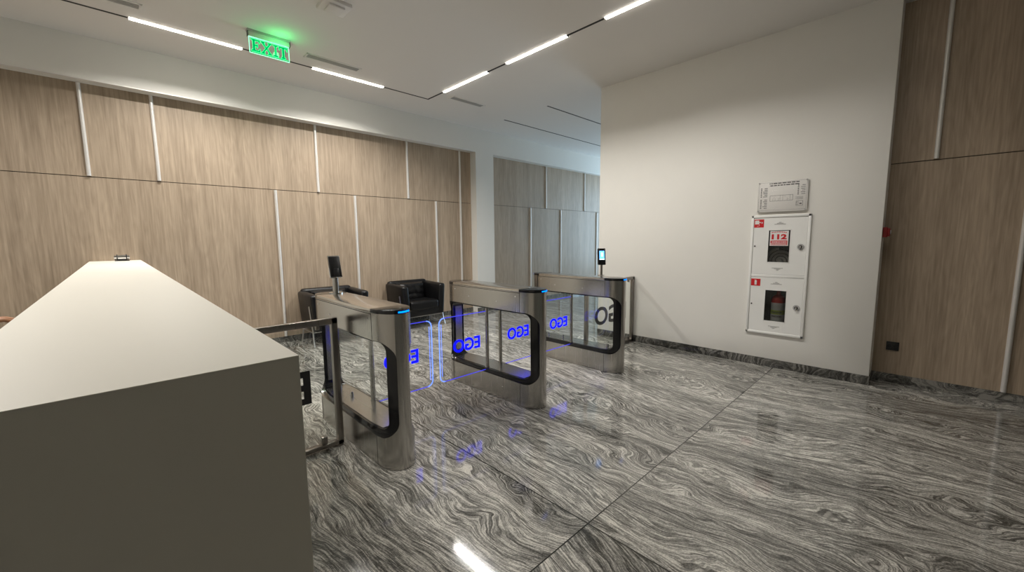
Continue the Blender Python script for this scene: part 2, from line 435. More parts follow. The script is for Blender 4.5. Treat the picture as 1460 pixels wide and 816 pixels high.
# ------------------------------------------------------------------ ceiling fittings
CH = 'linear strip lights in the ceiling track'
def track(x0, x1, y0, y1, label):
    b = BM(); w = .013
    if x0 == x1: box(b, x0 - w, x0 + w, y0, y1, ZC - .0025, ZC + .02)
    else: box(b, x0, x1, y0 - w, y0 + w, ZC - .0025, ZC + .02)
    tag(obj('track_channel', b, TRACK), label, 'ceiling track')
def strip(x0, x1, y0, y1, label):
    cx, cy = (x0 + x1) / 2, (y0 + y1) / 2
    t = root('linear_light', label, 'ceiling light', (cx, cy, ZC), CH)
    b = BM(); w = .016; h = .011
    if x0 == x1: box(b, x0 - w, x0 + w, y0, y1, ZC - h, ZC + .005, .003)
    else: box(b, x0, x1, y0 - w, y0 + w, ZC - h, ZC + .005, .003)
    obj('diffuser', b, LIGHTM, t)
    LAMPS.append((cx, cy, x0 == x1, (y1 - y0) if x0 == x1 else (x1 - x0)))
    b = BM()
    for s in (0, 1):
        if x0 == x1: y = (y0 - .006, y1)[s]; box(b, x0 - w - .001, x0 + w + .001, y, y + .006, ZC - h - .001, ZC + .005)
        else: x = (x0 - .006, x1)[s]; box(b, x, x + .006, y0 - w - .001, y0 + w + .001, ZC - h - .001, ZC + .005)
    split('end_cap', b, TRACK, t)
YT = 5.48; XT = 3.605
strip(.288, 1.205, YT, YT, 'lit white strip light left of the green EXIT sign')
strip(1.94, 2.875, YT, YT, 'lit white strip light right of the green EXIT sign, next to a slot vent')
strip(-2.4, -1.5, YT, YT, 'added strip light in line with the long track, out of view on the left')  # unseen lamp, added to bring up the brightness from the left
strip(XT, XT, 4.095, 5.062, 'short lit strip light nearest the corner of the ceiling track')
strip(XT, XT, 2.825, 3.75, 'middle lit strip light of the track running towards the white wall side')
strip(XT, XT, 1.43, 2.36, 'lit strip light cut off by the top edge of the photo')
strip(-1.15, -1.15, 2.7, 3.8, 'added strip light over the reception side, out of view on the left')  # added out of view to brighten the counter top
strip(-1.15, -1.15, .9, 2.1, 'nearer added strip light over the reception side, out of view on the left')  # second unseen lamp, added for the near part of the counter top
strip(XT, XT, .02, .95, 'added strip light in line with the track, out of view near the camera')  # unseen lamp added to lift the right part of the white wall
track(-1.5, .288, YT, YT, 'thin dark track channel running to the top left of the EXIT sign')
track(1.205, 1.94, YT, YT, 'thin dark track channel passing behind the EXIT sign')
track(2.875, XT, YT, YT, 'thin dark track channel running into the corner of the track')
track(XT, XT, 5.062, YT + .013, 'short dark track channel just before the corner bend')
track(XT, XT, 3.75, 4.095, 'short dark track channel between the two strip lights right of the corner')
track(XT, XT, 2.36, 2.825, 'dark track channel between the two topmost strip lights')
track(5.19, 9.9, 5.475, 5.475, 'long thin dark ceiling slot nearer the back wall, beyond the corner of the track')
track(5.18, 8.2, 4.455, 4.455, 'thin dark ceiling slot nearer the white wall corner')
def vent(x0, x1, y0, y1, label):
    t = root('ceiling_vent', label, 'air vent', ((x0 + x1) / 2, (y0 + y1) / 2, ZC), 'slot air vents in the ceiling')
    b = BM(); fw = .022
    box(b, x0, x1, y0, y0 + fw, ZC - .006, ZC + .01, .002); box(b, x0, x1, y1 - fw, y1, ZC - .006, ZC + .01, .002)
    box(b, x0, x0 + fw, y0, y1, ZC - .006, ZC + .01, .002); box(b, x1 - fw, x1, y0, y1, ZC - .006, ZC + .01, .002)
    obj('frame', b, CEILP, t)
    b = BM(); box(b, x0 + fw, x1 - fw, y0 + fw, y1 - fw, ZC - .002, ZC + .01); obj('slot', b, VENTD, t)
    b = BM(); m_ = (y0 + y1) / 2
    for dy in (-.025, 0, .025): box(b, x0 + fw, x1 - fw, m_ + dy - .004, m_ + dy + .004, ZC - .005, ZC)
    split('louvre', b, GREYP, t)
vent(-.45, .372, 5.10, 5.238, 'slot air vent at the top left edge of the ceiling')
vent(1.76, 2.40, 5.09, 5.228, 'slot air vent in the ceiling right of the EXIT sign')
vent(3.80, 4.43, 5.10, 5.24, 'slot air vent beyond the corner of the ceiling track')
# square ceiling sensor box cut by the top edge
t = root('ceiling_detector', 'small square white ceiling box at the top edge of the photo', 'detector', (1.62, 3.93, ZC))
b = BM(); box(b, 1.50, 1.74, 3.82, 4.05, ZC - .03, ZC + .002, .006); obj('base', b, CEILP, t)
b = BM(); box(b, 1.55, 1.69, 3.86, 4.01, ZC - .05, ZC - .028, .008); obj('cover', b, CEILP, t)

# ------------------------------------------------------------------ EXIT sign
YE = 4.955
t = root('exit_sign', 'green glowing EXIT sign on clear acrylic hanging from the ceiling', 'exit sign', (1.34, YE, ZC))
b = BM(); box(b, 1.14, 1.54, YE - .03, YE + .03, ZC - .018, ZC + .002, .004); obj('ceiling_plate', b, GREYP, t)
b = BM(); box(b, 1.148, 1.532, YE - .02, YE + .02, ZC - .062, ZC - .016, .006); obj('housing', b, CEILP, t)
b = BM(); box(b, 1.144, 1.149, YE - .022, YE + .022, ZC - .066, ZC - .016); box(b, 1.531, 1.536, YE - .022, YE + .022, ZC - .066, ZC - .016); split('end_cap', b, BLACKM, t)
pl = None
b = BM(); box(b, 1.157, 1.523, YE - .004, YE + .004, 3.364, ZC - .060); pl = obj('acrylic_panel', b, ACRYL, t)
b = BM(); R = [(1.157, YE, 3.364), (1.523, YE, 3.364), (1.523, YE, 3.516), (1.157, YE, 3.516)]
for i in range(4): tube(b, [R[i], R[(i + 1) % 4]], .0024, 6)
obj('glowing_edge', b, GREENB, pl)
def serif(ch, x, w, z0, z1):
    """outlined slab-serif capital as a list of closed paths"""
    s = w * .24; t_ = (z1 - z0) * .13; xm = x + w / 2
    if ch == 'I': P = [(x, z0), (x + w, z0), (x + w, z0 + t_), (xm + s / 1.6, z0 + t_), (xm + s / 1.6, z1 - t_), (x + w, z1 - t_), (x + w, z1), (x, z1), (x, z1 - t_), (xm - s / 1.6, z1 - t_), (xm - s / 1.6, z0 + t_), (x, z0 + t_)]
    elif ch == 'T': P = [(xm - w * .25, z0), (xm + w * .25, z0), (xm + w * .25, z0 + t_), (xm + s / 2, z0 + t_), (xm + s / 2, z1 - t_), (x + w - t_ * .7, z1 - t_), (x + w - t_ * .5, z1 - t_ * 2.4), (x + w, z1 - t_ * 2.4), (x + w, z1), (x, z1), (x, z1 - t_ * 2.4), (x + t_ * .5, z1 - t_ * 2.4), (x + t_ * .7, z1 - t_), (xm - s / 2, z1 - t_), (xm - s / 2, z0 + t_), (xm - w * .25, z0 + t_)]
    elif ch == 'E':
        zm = (z0 + z1) / 2
        P = [(x, z0), (x + w, z0), (x + w, z0 + t_ * 2.2), (x + w - t_ * .5, z0 + t_ * 2.2), (x + w - t_ * .8, z0 + t_), (x + w * .42, z0 + t_), (x + w * .42, zm - t_ / 2), (x + w * .62, zm - t_ / 2), (x + w * .62, zm - t_ * 1.2), (x + w * .74, zm - t_ * 1.2), (x + w * .74, zm + t_ * 1.2), (x + w * .62, zm + t_ * 1.2), (x + w * .62, zm + t_ / 2), (x + w * .42, zm + t_ / 2),
             (x + w * .42, z1 - t_), (x + w - t_ * .8, z1 - t_), (x + w - t_ * .5, z1 - t_ * 2.2), (x + w, z1 - t_ * 2.2), (x + w, z1), (x, z1), (x, z1 - t_), (x + w * .15, z1 - t_), (x + w * .15, z0 + t_), (x, z0 + t_)]
    else:
        k = .16 * w
        P = [(x, z0), (x + w * .34, z0), (x + w * .34, z0 + t_), (x + w * .27, z0 + t_), (xm, z0 + (z1 - z0) * .40), (x + w * .73, z0 + t_), (x + w * .62, z0 + t_), (x + w * .62, z0), (x + w, z0), (x + w, z0 + t_), (x + w * .93, z0 + t_), (xm + k * .6, (z0 + z1) / 2), (x + w * .90, z1 - t_), (x + w, z1 - t_), (x + w, z1),
             (x + w * .66, z1), (x + w * .66, z1 - t_), (x + w * .74, z1 - t_), (xm, z1 - (z1 - z0) * .40), (x + w * .27, z1 - t_), (x + w * .36, z1 - t_), (x + w * .36, z1), (x, z1), (x, z1 - t_), (x + w * .07, z1 - t_), (xm - k * .6, (z0 + z1) / 2), (x + w * .10, z0 + t_), (x, z0 + t_)]
    return P
b = BM()
LET = (('E', 1.174, .078), ('X', 1.262, .096), ('I', 1.372, .044), ('T', 1.426, .082))
for ch, x, w in LET:
    P = serif(ch, x, w, 3.382, 3.500)
    for i in range(len(P)):
        a_, c_ = P[i], P[(i + 1) % len(P)]; tube(b, [(a_[0], YE - .005, a_[1]), (c_[0], YE - .005, c_[1])], .0012, 5)
for z in (3.375, 3.507): tube(b, [(1.165, YE - .005, z), (1.515, YE - .005, z)], .0016, 5)
obj('lettering', b, GREEN, pl)
b = BM()
for ch, x, w in LET: prism(b, serif(ch, x, w, 3.382, 3.500), 'y', YE - .0052, YE - .0042)
obj('letter_fill', b, GREENF, pl)

# ------------------------------------------------------------------ reception counter
CT = 1.255
t = root('reception_counter', 'long high reception counter with pale off-white top and shaded front, in the left foreground', 'reception counter', (0, 3.6, 0))
b = BM(); box(b, -.205, .213, .747, 4.0, CT - .004, CT, .001); box(b, -.205, .213, 4.002, YB - .006, CT - .004, CT, .001); obj('countertop', b, COUNTER, t)
b = BM(); box(b, -.2045, .2125, .7475, YB - .008, 0, CT - .004); obj('body', b, COUNTER, t)
# small unidentified metal object at the far end of the counter
t = root('metal_object', 'tiny shiny metal object with dark ends at the far end of the counter', 'desk object', (.055, 6.25, CT))
b = BM(); box(b, -.005, .115, 6.22, 6.28, CT, CT + .010, .003); obj('base', b, BLACKM, t)
b = BM(); cyl(b, (.055, 6.25, CT + .040), .030, .070, 'x', 24, bev=.003); obj('body', b, CHROME, t)
b = BM()
for x in (.003, .107): cyl(b, (x, 6.25, CT + .040), .026, .022, 'x', 20, bev=.003)
split('end_band', b, CHROME, t)
b = BM()
for x in (.0175, .0925): cyl(b, (x, 6.25, CT + .040), .034, .008, 'x', 20)
split('dark_trim', b, BLACKM, t)

# ------------------------------------------------------------------ turnstiles
W = .24; Y0, Y1 = 2.22, 3.50
def stadium(x0, w, y0, y1, ey=.178, n=16):
    cx = x0 + w / 2; a = w / 2; pts = []
    for i in range(n + 1):
        t_ = PI + i / n * PI; pts.append((cx + a * math.cos(t_), y0 + ey + ey * math.sin(t_)))
    for i in range(n + 1):
        t_ = i / n * PI; pts.append((cx + a * math.cos(t_), y1 - ey + ey * math.sin(t_)))
    return pts
HO = (2.232, 3.488, .205, .832); HR = .105
def ego(cx, cy, cz, w, h, depth, mirror=True): return fit_text('EGO', cx, cy, cz, w, h, depth, 'xz', mirror, .018)
YG = 2.86
def gate(parent, hx, tip, label=None):
    """clear swing leaf from hinge x to tip x"""
    x0, x1 = min(hx, tip), max(hx, tip); r = .05; z0, z1 = .225, .785
    s = 1 if tip > hx else -1
    def path():
        P = [(hx, z0), (tip - s * r, z0)] + [(tip - s * r + s * r * math.sin(a), z0 + r - r * math.cos(a)) for a in [i * PI / 12 for i in range(1, 6)]] + [(tip, z0 + r)]
        Q = [(x, z0 + z1 - z) for x, z in P][::-1]
        return P, Q
    P, Q = path()
    b = BM(); prism(b, P + Q, 'y', YG - .006, YG + .006); gp = obj('gate_panel', b, ACRYL, parent)
    b = BM(); tube(b, [(x, YG, z) for x, z in P[:2]], .0034, 6); tube(b, [(x, YG, z) for x, z in Q[-2:]], .0034, 6); split('edge_light', b, BLUED, gp)
    b = BM(); tube(b, [(x, YG, z) for x, z in P[1:] + Q[:-1]], .0045, 6)
    tube(b, [(tip - s * .022, YG, z0 + .05), (tip - s * .022, YG, z1 - .05)], .0022, 6); obj('tip_light', b, CYAN, gp)
    cx = (x0 + x1) / 2 - .035 * s if False else (x0 + x1) / 2 + (-.03 if s > 0 else .03)
    b = ego(cx, YG - .008, .515, .30, .115, .005); obj('lettering', b, BLUE, gp)
def turnstile(x, label, gates=(), infill=False, reader=None):
    t = root('turnstile', label, 'turnstile', (x + W / 2, YG, 0), 'steel swing-gate turnstiles across the lobby')
    # body with the window cut through it
    A = BM(); prism(A, stadium(x, W, Y0, Y1), 'z', .004, 1.006)
    B = BM(); prism(B, rrect(*HO, HR, 8), 'x', x - .1, x + W + .1)
    me = boolean(A, B); body = bm_from(me)
    # seams and screws of the side covers
    obj('housing', body, STEEL, t)
    for s in (0, 1):
        xs = x - .0006 if s == 0 else x + W - .0014
        b = BM()
        for y in (2.392, 3.36): box(b, xs, xs + .002, y - .0015, y + .0015, .835, 1.004); box(b, xs, xs + .002, y - .0015, y + .0015, .01, .203)
        box(b, xs, xs + .002, 2.392, 3.36, .996, 1.0005)
        split('panel_seam', b, GAP, t)
        b = BM()
        for y, z in ((2.44, .965), (2.68, .90), (3.08, .91), (3.30, .965), (2.62, .12), (3.1, .12)): cyl(b, (x if s == 0 else x + W, y, z), .006, .004, 'x', 10)
        split('screw', b, CHROME, t)
    # black frames round the opening
    so = rrect(HO[0] + .0015, HO[1] - .0015, HO[2] + .0015, HO[3] - .0015, HR - .0015, 8); si = rrect(HO[0] + .078, HO[1] - .070, HO[2] + .040, HO[3] - .014, HR - .045, 8)
    for k in (0, 1):
        A = BM(); ring(A, so, si, 'x', x - .1 if k == 0 else x + W / 2, x + W / 2 if k == 0 else x + W + .1)
        B = BM(); prism(B, stadium(x + .009, W - .018, Y0 + .010, Y1 - .010, .33), 'z', 0, 1.1)
        obj('opening_frame', boolean(A, B, 'INTERSECT'), BLACKG, t)
    b = BM(); prism(b, [(x + .040, 2.38), (x + W - .040, 2.38), (x + W - .026, 2.52), (x + W - .026, 3.20), (x + W - .040, 3.36), (x + .040, 3.36), (x + .026, 3.20), (x + .026, 2.52)], 'z', HO[2] + .038, HO[2] + .044)
    box(b, x + W / 2 - .042, x + W / 2 + .042, HO[1] - .077, HO[1] - .068, .30, .765)
    split('opening_liner', b, STEEL, t)
    # top
    A = BM(); prism(A, stadium(x, W, Y0, Y1), 'z', 1.006, 1.030, .003)
    top = BM(); box(top, x - .01, x + W + .01, 2.40, 3.335, .9, 1.1); me = boolean(A, top, 'INTERSECT'); obj('top_cover', me, STEELT, t)
    for y0, y1, f in ((2.0, 2.399, 0), (3.336, 3.7, 1)):
        A = BM(); prism(A, stadium(x, W, Y0 - .001, Y1 + .001), 'z', 1.004, 1.031, .003)
        B = BM(); box(B, x - .05, x + W + .05, y0, y1, .9, 1.1)
        obj('end_cap', boolean(A, B, 'INTERSECT'), BLACKG, t)
    b = BM(); a0 = 1.5 * PI - .10
    for sy, yc in ((0, Y0 + .178), (1, Y1 - .178)):
        pts = []
        for i in range(9):
            a = (1.5 * PI - .20 + i * .085) if sy == 0 else (.5 * PI - .34 + i * .085)
            pts.append((x + W / 2 + (W / 2 + .0012) * math.cos(a), yc + .1792 * math.sin(a), 1.0165))
        tube(b, pts, .0055, 6)
    split('status_light', b, STATUS, t)
    # hinge posts on the lane sides
    for g_ in gates:
        hx = x + .035 if g_[0] < 0 else x + W - .035
        b = BM(); cyl(b, (hx, YG, (HO[2] + HO[3]) / 2), .017, HO[3] - HO[2] - .02, 'z', 20); cyl(b, (hx, YG, HO[2] + .036), .026, .016, 'z', 20, bev=.003); obj('hinge_post', b, STEEL, t)
        gate(t, hx + .017 * g_[0], g_[1])
    if infill:
        b = BM(); box(b, x + W / 2 - .004, x + W / 2 + .004, 2.33, 3.39, .25, .805); obj('infill_glass', b, PANE, t)
        for y in (2.42, 3.05, 3.28):
            b = BM(); cyl(b, (x + W / 2, y, .262), .016, .052, 'z', 16, r2=.012, bev=.003); obj('glass_clamp', b, CHROME, t)
    return t
XT1, XT2, XT3 = 1.105, 2.42, 3.72
turnstile(XT1, 'nearest steel turnstile on the left, beside the glass rail by the counter', ((1, 1.842),), True)
turnstile(XT2, 'middle steel turnstile with glowing blue leaves on both sides', ((-1, 1.918), (1, 3.152)))
turnstile(XT3, 'farthest steel turnstile, next to the glass rail at the white wall', ((-1, 3.228),), True)

# readers standing on the turnstiles
def reader(x, y, tilt, face, lit, label):
    t = root('access_terminal', label, 'access terminal', (x, y, 1.03), None)
    b = BM(); cyl(b, (x, y, 1.034), .040 if lit else .055, .008, 'z', 28, bev=.002); obj('base_disc', b, CHROME, t)
    b = BM(); cyl(b, (x, y, 1.105), .013 if lit else .023, .14, 'z', 20); obj('stem', b, STEEL if not lit else RAILM, t)
    M_ = Matrix.Translation((x, y, 1.245)) @ Matrix.Rotation(face, 4, 'Z') @ Matrix.Rotation(tilt, 4, 'X')
    def tb(x0, x1, y0, y1, z0, z1, m, nm, par=t, bev=0.):
        q = BM(); box(q, x0, x1, y0, y1, z0, z1, bev); bmesh.ops.transform(q, matrix=M_, verts=q.verts); return obj(nm, q, m, par)
    w, h = (.048, .092) if not lit else (.045, .095)
    c = tb(-w, w, -.010, .012, -h, h, CHROME if not lit else BLACKM, 'case', bev=.006)
    f = tb(-w + .003, w - .003, -.0125, -.0095, -h + .004, h - .004, BLACKG, 'front_glass', bev=.001)
    if lit:
        tb(-.030, .030, -.0135, -.012, -.032, .066, SCREEN, 'screen')
        tb(-.030, .030, -.0139, -.0130, -.036, -.026, SCRW, 'status_bar'); tb(-.010, .012, -.0139, -.0130, .0, .045, SCRW, 'screen_icon')
        q = BM(); 
        for u in (-.034, .030): cyl(q, (u, -.0125, .081), .005, .003, 'y', 12)
        bmesh.ops.transform(q, matrix=M_, verts=q.verts); split('sensor_lens', q, CHROME, t)
    q = BM(); box(q, -.043, .043, .011, .022, -.088, .080, .004); box(q, -.020, .020, .02, .034, -.09, -.02, .004)
    bmesh.ops.transform(q, matrix=M_, verts=q.verts); obj('back_bracket', q, BLACKM, t)
    return t
reader(1.262, 3.345, math.radians(17), math.radians(176), False, 'black access terminal with silver rim, seen from behind, on the nearest turnstile')
reader(4.00, 2.62, math.radians(-8), math.radians(-38), True, 'small black access terminal with lit blue screen on the farthest turnstile')

# ------------------------------------------------------------------ glass rails
def rail(x0, x1, label, tx, tw, side):
    t = root('glass_rail', label, 'glass barrier', ((x0 + x1) / 2, 2.85, 0), 'framed glass rail panels beside the turnstiles')
    w = .042; zt = .925; zb = .012
    b = BM(); box(b, x0, x1, 2.83, 2.872, zt - w, zt, .004); box(b, x0, x1, 2.83, 2.872, zb, zb + .03, .004)
    box(b, x1 - w, x1, 2.83, 2.872, zb, zt, .004); box(b, x0, x0 + w, 2.83, 2.872, zb, zt, .004); obj('frame', b, RAILM, t)
    b = BM(); box(b, x0 + w - .004, x1 - w + .004, 2.847, 2.855, zb + .05, zt - w - .012); gl = obj('glass_panel', b, PANE, t)
    b = fit_text('EGO', tx, 2.845, .475, tw, .235, .002, 'xz', True, .024); obj('lettering', b, BLACKM, gl)
    for x in (x0 + .11, x1 - .13):
        b = BM(); box(b, x - .02, x + .02, 2.832, 2.870, zb + .028, zb + .085, .008); obj('glass_clamp', b, RAILM, t)
    for x in (x0 + .11, x1 - .13):
        b = BM(); box(b, x - .012, x + .012, 2.838, 2.864, zt - w - .03, zt - w + .002, .005); obj('glass_clamp', b, RAILM, t)
    b = BM()
    for x in (x0 + .035, x1 - .032): cyl(b, (x, 2.851, .006), .03, .012, 'z', 20)
    split('foot_plate', b, RAILM, t)
    return t
rail(.219, 1.066, 'framed glass rail between the counter and the nearest turnstile, black letters', .555, .63, 0)
rail(4.02, 5.15, 'framed glass rail between the farthest turnstile and the white wall, black letters', 4.585, .74, 1)

# ------------------------------------------------------------------ armchairs
def armchair(x0, y0, label):
    """tub chair, width .76 (x), depth .62 (y), opening towards -y"""
    t = root('armchair', label, 'armchair', (x0 + .38, y0 + .31, 0), 'black leather armchairs against the oak wall')
    xm = x0 + .38
    def rb(nm, x0_, x1_, y0_, y1_, z0_, z1_, bv, tap=0., shear=0., par=t):
        q = BM(); box(q, x0_, x1_, y0_, y1_, z0_, z1_, bv, 4)
        for v in q.verts:
            f = (v.co.z - z0_) / (z1_ - z0_)
            v.co.x = xm + (v.co.x - xm) * (1 + tap * f); v.co.y += shear * f
        return obj(nm, q, LEATHER, par)
    rb('seat_base', x0 + .05, x0 + .71, y0 + .03, y0 + .56, .20, .33, .03)
    # seat cushion, softly crowned
    q = BM(); box(q, x0 + .11, x0 + .65, y0 + .012, y0 + .52, .30, .455, .045, 5)
    for v in q.verts:
        u = (v.co.x - xm) / .27; w_ = (v.co.y - y0 - .26) / .25
        if v.co.z > .38: v.co.z += .018 * (1 - u * u) * (1 - min(1, w_ * w_))
    obj('seat_cushion', q, LEATHER, t)
    for s in (-1, 1):
        q = BM(); c = xm + s * .318; box(q, c - .058, c + .058, y0 + .02, y0 + .60, .20, .735, .038, 4)
        for v in q.verts:
            f = (v.co.z - .2) / .535; v.co.x += s * .038 * f; v.co.z -= .02 * max(0, (y0 + .35 - v.co.y) / .35) * f
        obj('armrest', q, LEATHER, t)
    q = BM(); box(q, x0 + .03, x0 + .73, y0 + .50, y0 + .62, .20, .765, .045, 4)
    for v in q.verts:
        f = (v.co.z - .2) / .565; v.co.x = xm + (v.co.x - xm) * (1 + .05 * f); v.co.y += .03 * f
    obj('backrest', q, LEATHER, t)
    # loose back cushion with wrinkles
    q = BM(); tt = bmesh.new(); bmesh.ops.create_grid(tt, x_segments=16, y_segments=14, size=.5)
    for v in tt.verts:
        u, w_ = v.co.x * 2, v.co.y * 2; e = max(0, 1 - u ** 6) * max(0, 1 - w_ ** 6)
        wr = .010 * math.sin(9 * (w_ + .35 * u * u)) * math.exp(-((w_ + .2) ** 2) * 3) + .006 * math.sin(14 * u + 4 * w_)
        v.co = Vector((xm + u * .25, y0 + .505 - .09 * e ** .5 - wr * e - .05 * (1 - (w_ + 1) / 2), .575 + w_ * .155))
    bmesh.ops.solidify(tt, geom=tt.faces[:], thickness=.02)
    merge(q, tt); obj('back_cushion', q, LEATHER, t)
    # legs: flat bar climbing the arm, bent outwards below
    for sx in (-1, 1):
        for sy, yy in ((0, y0 + .10), (1, y0 + .50)):
            X_ = xm + sx * .385; q = BM()
            top = .56 if sy == 0 else .24
            xt = xm + sx * (.381 + (.038 * (top - .2) / .535)) + sx * .002
            dy = -.0 if sy == 0 else .0
            tube(q, [(xt, yy + .03 + dy, top), (X_ + sx * .0, yy, .205), (X_ + sx * .005, yy + (-.015 if sy == 0 else .015), .12), (X_ + sx * .012, yy + (-.055 if sy == 0 else .055), .006)], .0105, 8)
            cyl(q, (X_ + sx * .012, yy + (-.055 if sy == 0 else .055), .004), .012, .008, 'z', 12)
            obj('leg', q, LEGM, t)
    q = BM()
    for yy in (y0 + .10, y0 + .50): tube(q, [(xm - .385, yy, .192), (xm + .385, yy, .192)], .0085, 8)
    for sx in (-1, 1): tube(q, [(xm + sx * .385, y0 + .10, .192), (xm + sx * .385, y0 + .50, .192)], .0085, 8)
    obj('underframe', q, LEGM, t)
    return t
ch = armchair(3.245, 5.76, 'black leather armchair with chrome legs seen open-fronted, left of the middle turnstile')
dup(ch, (1.875 + .38, 5.76 + .31, 0), 'black leather armchair half hidden behind the nearest turnstile')

# ------------------------------------------------------------------ fire cabinet on the white wall
def wbox(b, y0, y1, z0, z1, d0, d1, bev=0.): box(b, XW - d1, XW - d0, min(y0, y1), max(y0, y1), z0, z1, bev)
def frame4(b, y0, y1, z0, z1, w, d0, d1, bev=.002):
    wbox(b, y0, y1, z0, z0 + w, d0, d1, bev); wbox(b, y0, y1, z1 - w, z1, d0, d1, bev); wbox(b, y0, y0 + w, z0, z1, d0, d1, bev); wbox(b, y1 - w, y1, z0, z1, d0, d1, bev)
# recess in the partition
pt = bpy.data.objects['wall_partition']
A = bm_from(pt.data); B = BM(); box(B, XW - .1, XW + .19, .885, 1.385, .40, 1.66)
me = boolean(A, B); pt.data = me; me.materials.clear(); me.materials.append(PAINT)
t = root('fire_cabinet', 'white two-door fire cabinet with small windows set in the white wall', 'fire cabinet', (XW, 1.135, .37))
b = BM(); frame4(b, .862, 1.412, .372, 1.688, .026, -.01, .020, .004); wbox(b, .888, 1.386, 1.010, 1.042, -.01, .016, .002); obj('frame', b, WHITEM, t)
b = BM()
box(b, XW + .02, XW + .175, .890, .893, .42, 1.65); box(b, XW + .02, XW + .175, 1.377, 1.380, .42, 1.65)
box(b, XW + .172, XW + .178, .890, 1.380, .42, 1.65); box(b, XW + .02, XW + .178, .89, 1.38, 1.02, 1.03); box(b, XW + .02, XW + .178, .89, 1.38, .408, .42); box(b, XW + .02, XW + .178, .89, 1.38, 1.648, 1.655)
obj('box_liner', b, CABIN, t)
def door(z0, z1, wz0, wz1, wy0, wy1, lockz, up):
    d = None; b = BM(); a, c = .890, 1.384
    wbox(b, a, c, z0, wz0, .0, .014); wbox(b, a, c, wz1, z1, .0, .014); wbox(b, a, wy0, wz0, wz1, .0, .014); wbox(b, wy1, c, wz0, wz1, .0, .014)
    d = obj('door', b, WHITEM, t)
    b = BM(); frame4(b, wy0 - .006, wy1 + .006, wz0 - .006, wz1 + .006, .007, .012, .016, .001); obj('window_trim', b, WHITEM, d)
    b = BM(); wbox(b, wy0, wy1, wz0, wz1, .005, .008); obj('window_pane', b, PANEDK, d)
    b = BM(); cyl(b, (XW - .018, .939, lockz), .030, .010, 'x', 28, bev=.002); obj('lock_ring', b, GREYP, d)
    b = BM(); cyl(b, (XW - .024, .939, lockz), .016, .006, 'x', 24, bev=.001); obj('lock_cup', b, GAP, d)
    b = BM(); cyl(b, (XW - .029, .939, lockz), .009, .012, 'x', 16); wbox(b, .934, .944, lockz - .026, lockz - .002, .018, .036, .001); obj('latch', b, CHROME, d)
    b = BM(); cyl(b, (XW - .015, 1.365, (z0 + z1) / 2), .008, .006, 'x', 14); obj('rivet', b, GAP, d)
    for zz, s in ((z1 - .062, 1), (z0 + .062, -1)):
        b = BM(); 
        for k, w_ in ((0, .052), (1, .030), (2, .012)):
            zz2 = zz + s * (k * .010 - .008); wbox(b, 1.136 - w_, 1.136 + w_, zz2 - .003, zz2 + .003, .013, .016, .001)
        obj('vent_slots', b, GREYP, d)
    return d
dA = door(1.044, 1.658, 1.178, 1.524, 1.036, 1.236, 1.347, True)
dB = door(.398, 1.008, .524, .868, 1.036, 1.236, .698, False)
b = BM(); wbox(b, 1.288, 1.382, 1.557, 1.645, .014, .0155); s1 = obj('hose_symbol', b, RED, dA); s1['label'] = 'red square sign with white hose and arrow symbol'
b = BM(); wbox(b, 1.335, 1.375, 1.592, 1.634, .0154, .0166); wbox(b, 1.318, 1.337, 1.607, 1.617, .0154, .0166)
tube(b, [(XW - .016, 1.335, 1.60), (XW - .016, 1.330, 1.575), (XW - .016, 1.355, 1.570)], .002, 5)
prism(b, [(1.300, 1.606), (1.312, 1.618), (1.312, 1.598)], 'x', XW - .0166, XW - .0154); wbox(b, 1.304, 1.300, 1.600, 1.616, .0154, .0166); obj('symbol', b, PAPER, s1)
b = BM(); wbox(b, 1.289, 1.381, .908, .987, .014, .0155); s2 = obj('extinguisher_symbol', b, RED, dB); s2['label'] = 'red square sign with white extinguisher symbol'
b = BM(); wbox(b, 1.324, 1.346, .918, .966, .0154, .0166, .0004); wbox(b, 1.330, 1.340, .964, .976, .0154, .0166); wbox(b, 1.336, 1.350, .972, .976, .0154, .0166); obj('symbol', b, PAPER, s2)
# 112 sticker on the upper pane
b = BM(); wbox(b, 1.052, 1.224, 1.356, 1.518, .0082, .0094); st = obj('sticker', b, PAPER, dA); st['label'] = 'white and red emergency number sticker reading 112'
b = fit_text('112', XW - .0100, 1.138, 1.453, .140, .056, .001, 'yz', False, .05)
obj('number', b, RED, st)
b = BM(); wbox(b, 1.060, 1.216, 1.364, 1.412, .0094, .0102)
for i in range(9):
    if i == 0: obj('red_band', b, RED, st); b = BM()
    y = 1.072 + i * .016; wbox(b, y, y + .010, 1.492 + .008 * math.sin((i + .5) / 9 * PI), 1.502 + .008 * math.sin((i + .5) / 9 * PI), .0094, .0102)
obj('arc_print', b, RED, st)
b = BM(); y = 1.068
for row in (1.396, 1.376):
    y = 1.068; random.seed(int(row * 1000))
    while y < 1.205:
        w_ = random.choice((.006, .009, .012)); wbox(b, y, y + w_, row - .006, row + .006, .0102, .0107); y += w_ + .004
obj('small_print', b, PAPER, st)
# hose behind the upper pane
t2 = root('fire_hose', 'pale hose coiled in the upper compartment of the fire cabinet', 'fire hose', (XW + .09, 1.136, 1.03))
b = BM(); pts = []
for i in range(140):
    a = i / 140 * 6.5 * PI; r_ = .03 + .11 * i / 140; pts.append((XW + .09, 1.136 + r_ * math.cos(a), 1.185 + r_ * math.sin(a)))
tube(b, pts, .014, 8); obj('coil', b, HOSE, t2)
b = BM(); cyl(b, (XW + .09, 1.136, 1.185), .022, .08, 'x', 18); obj('reel_hub', b, GREYP, t2)
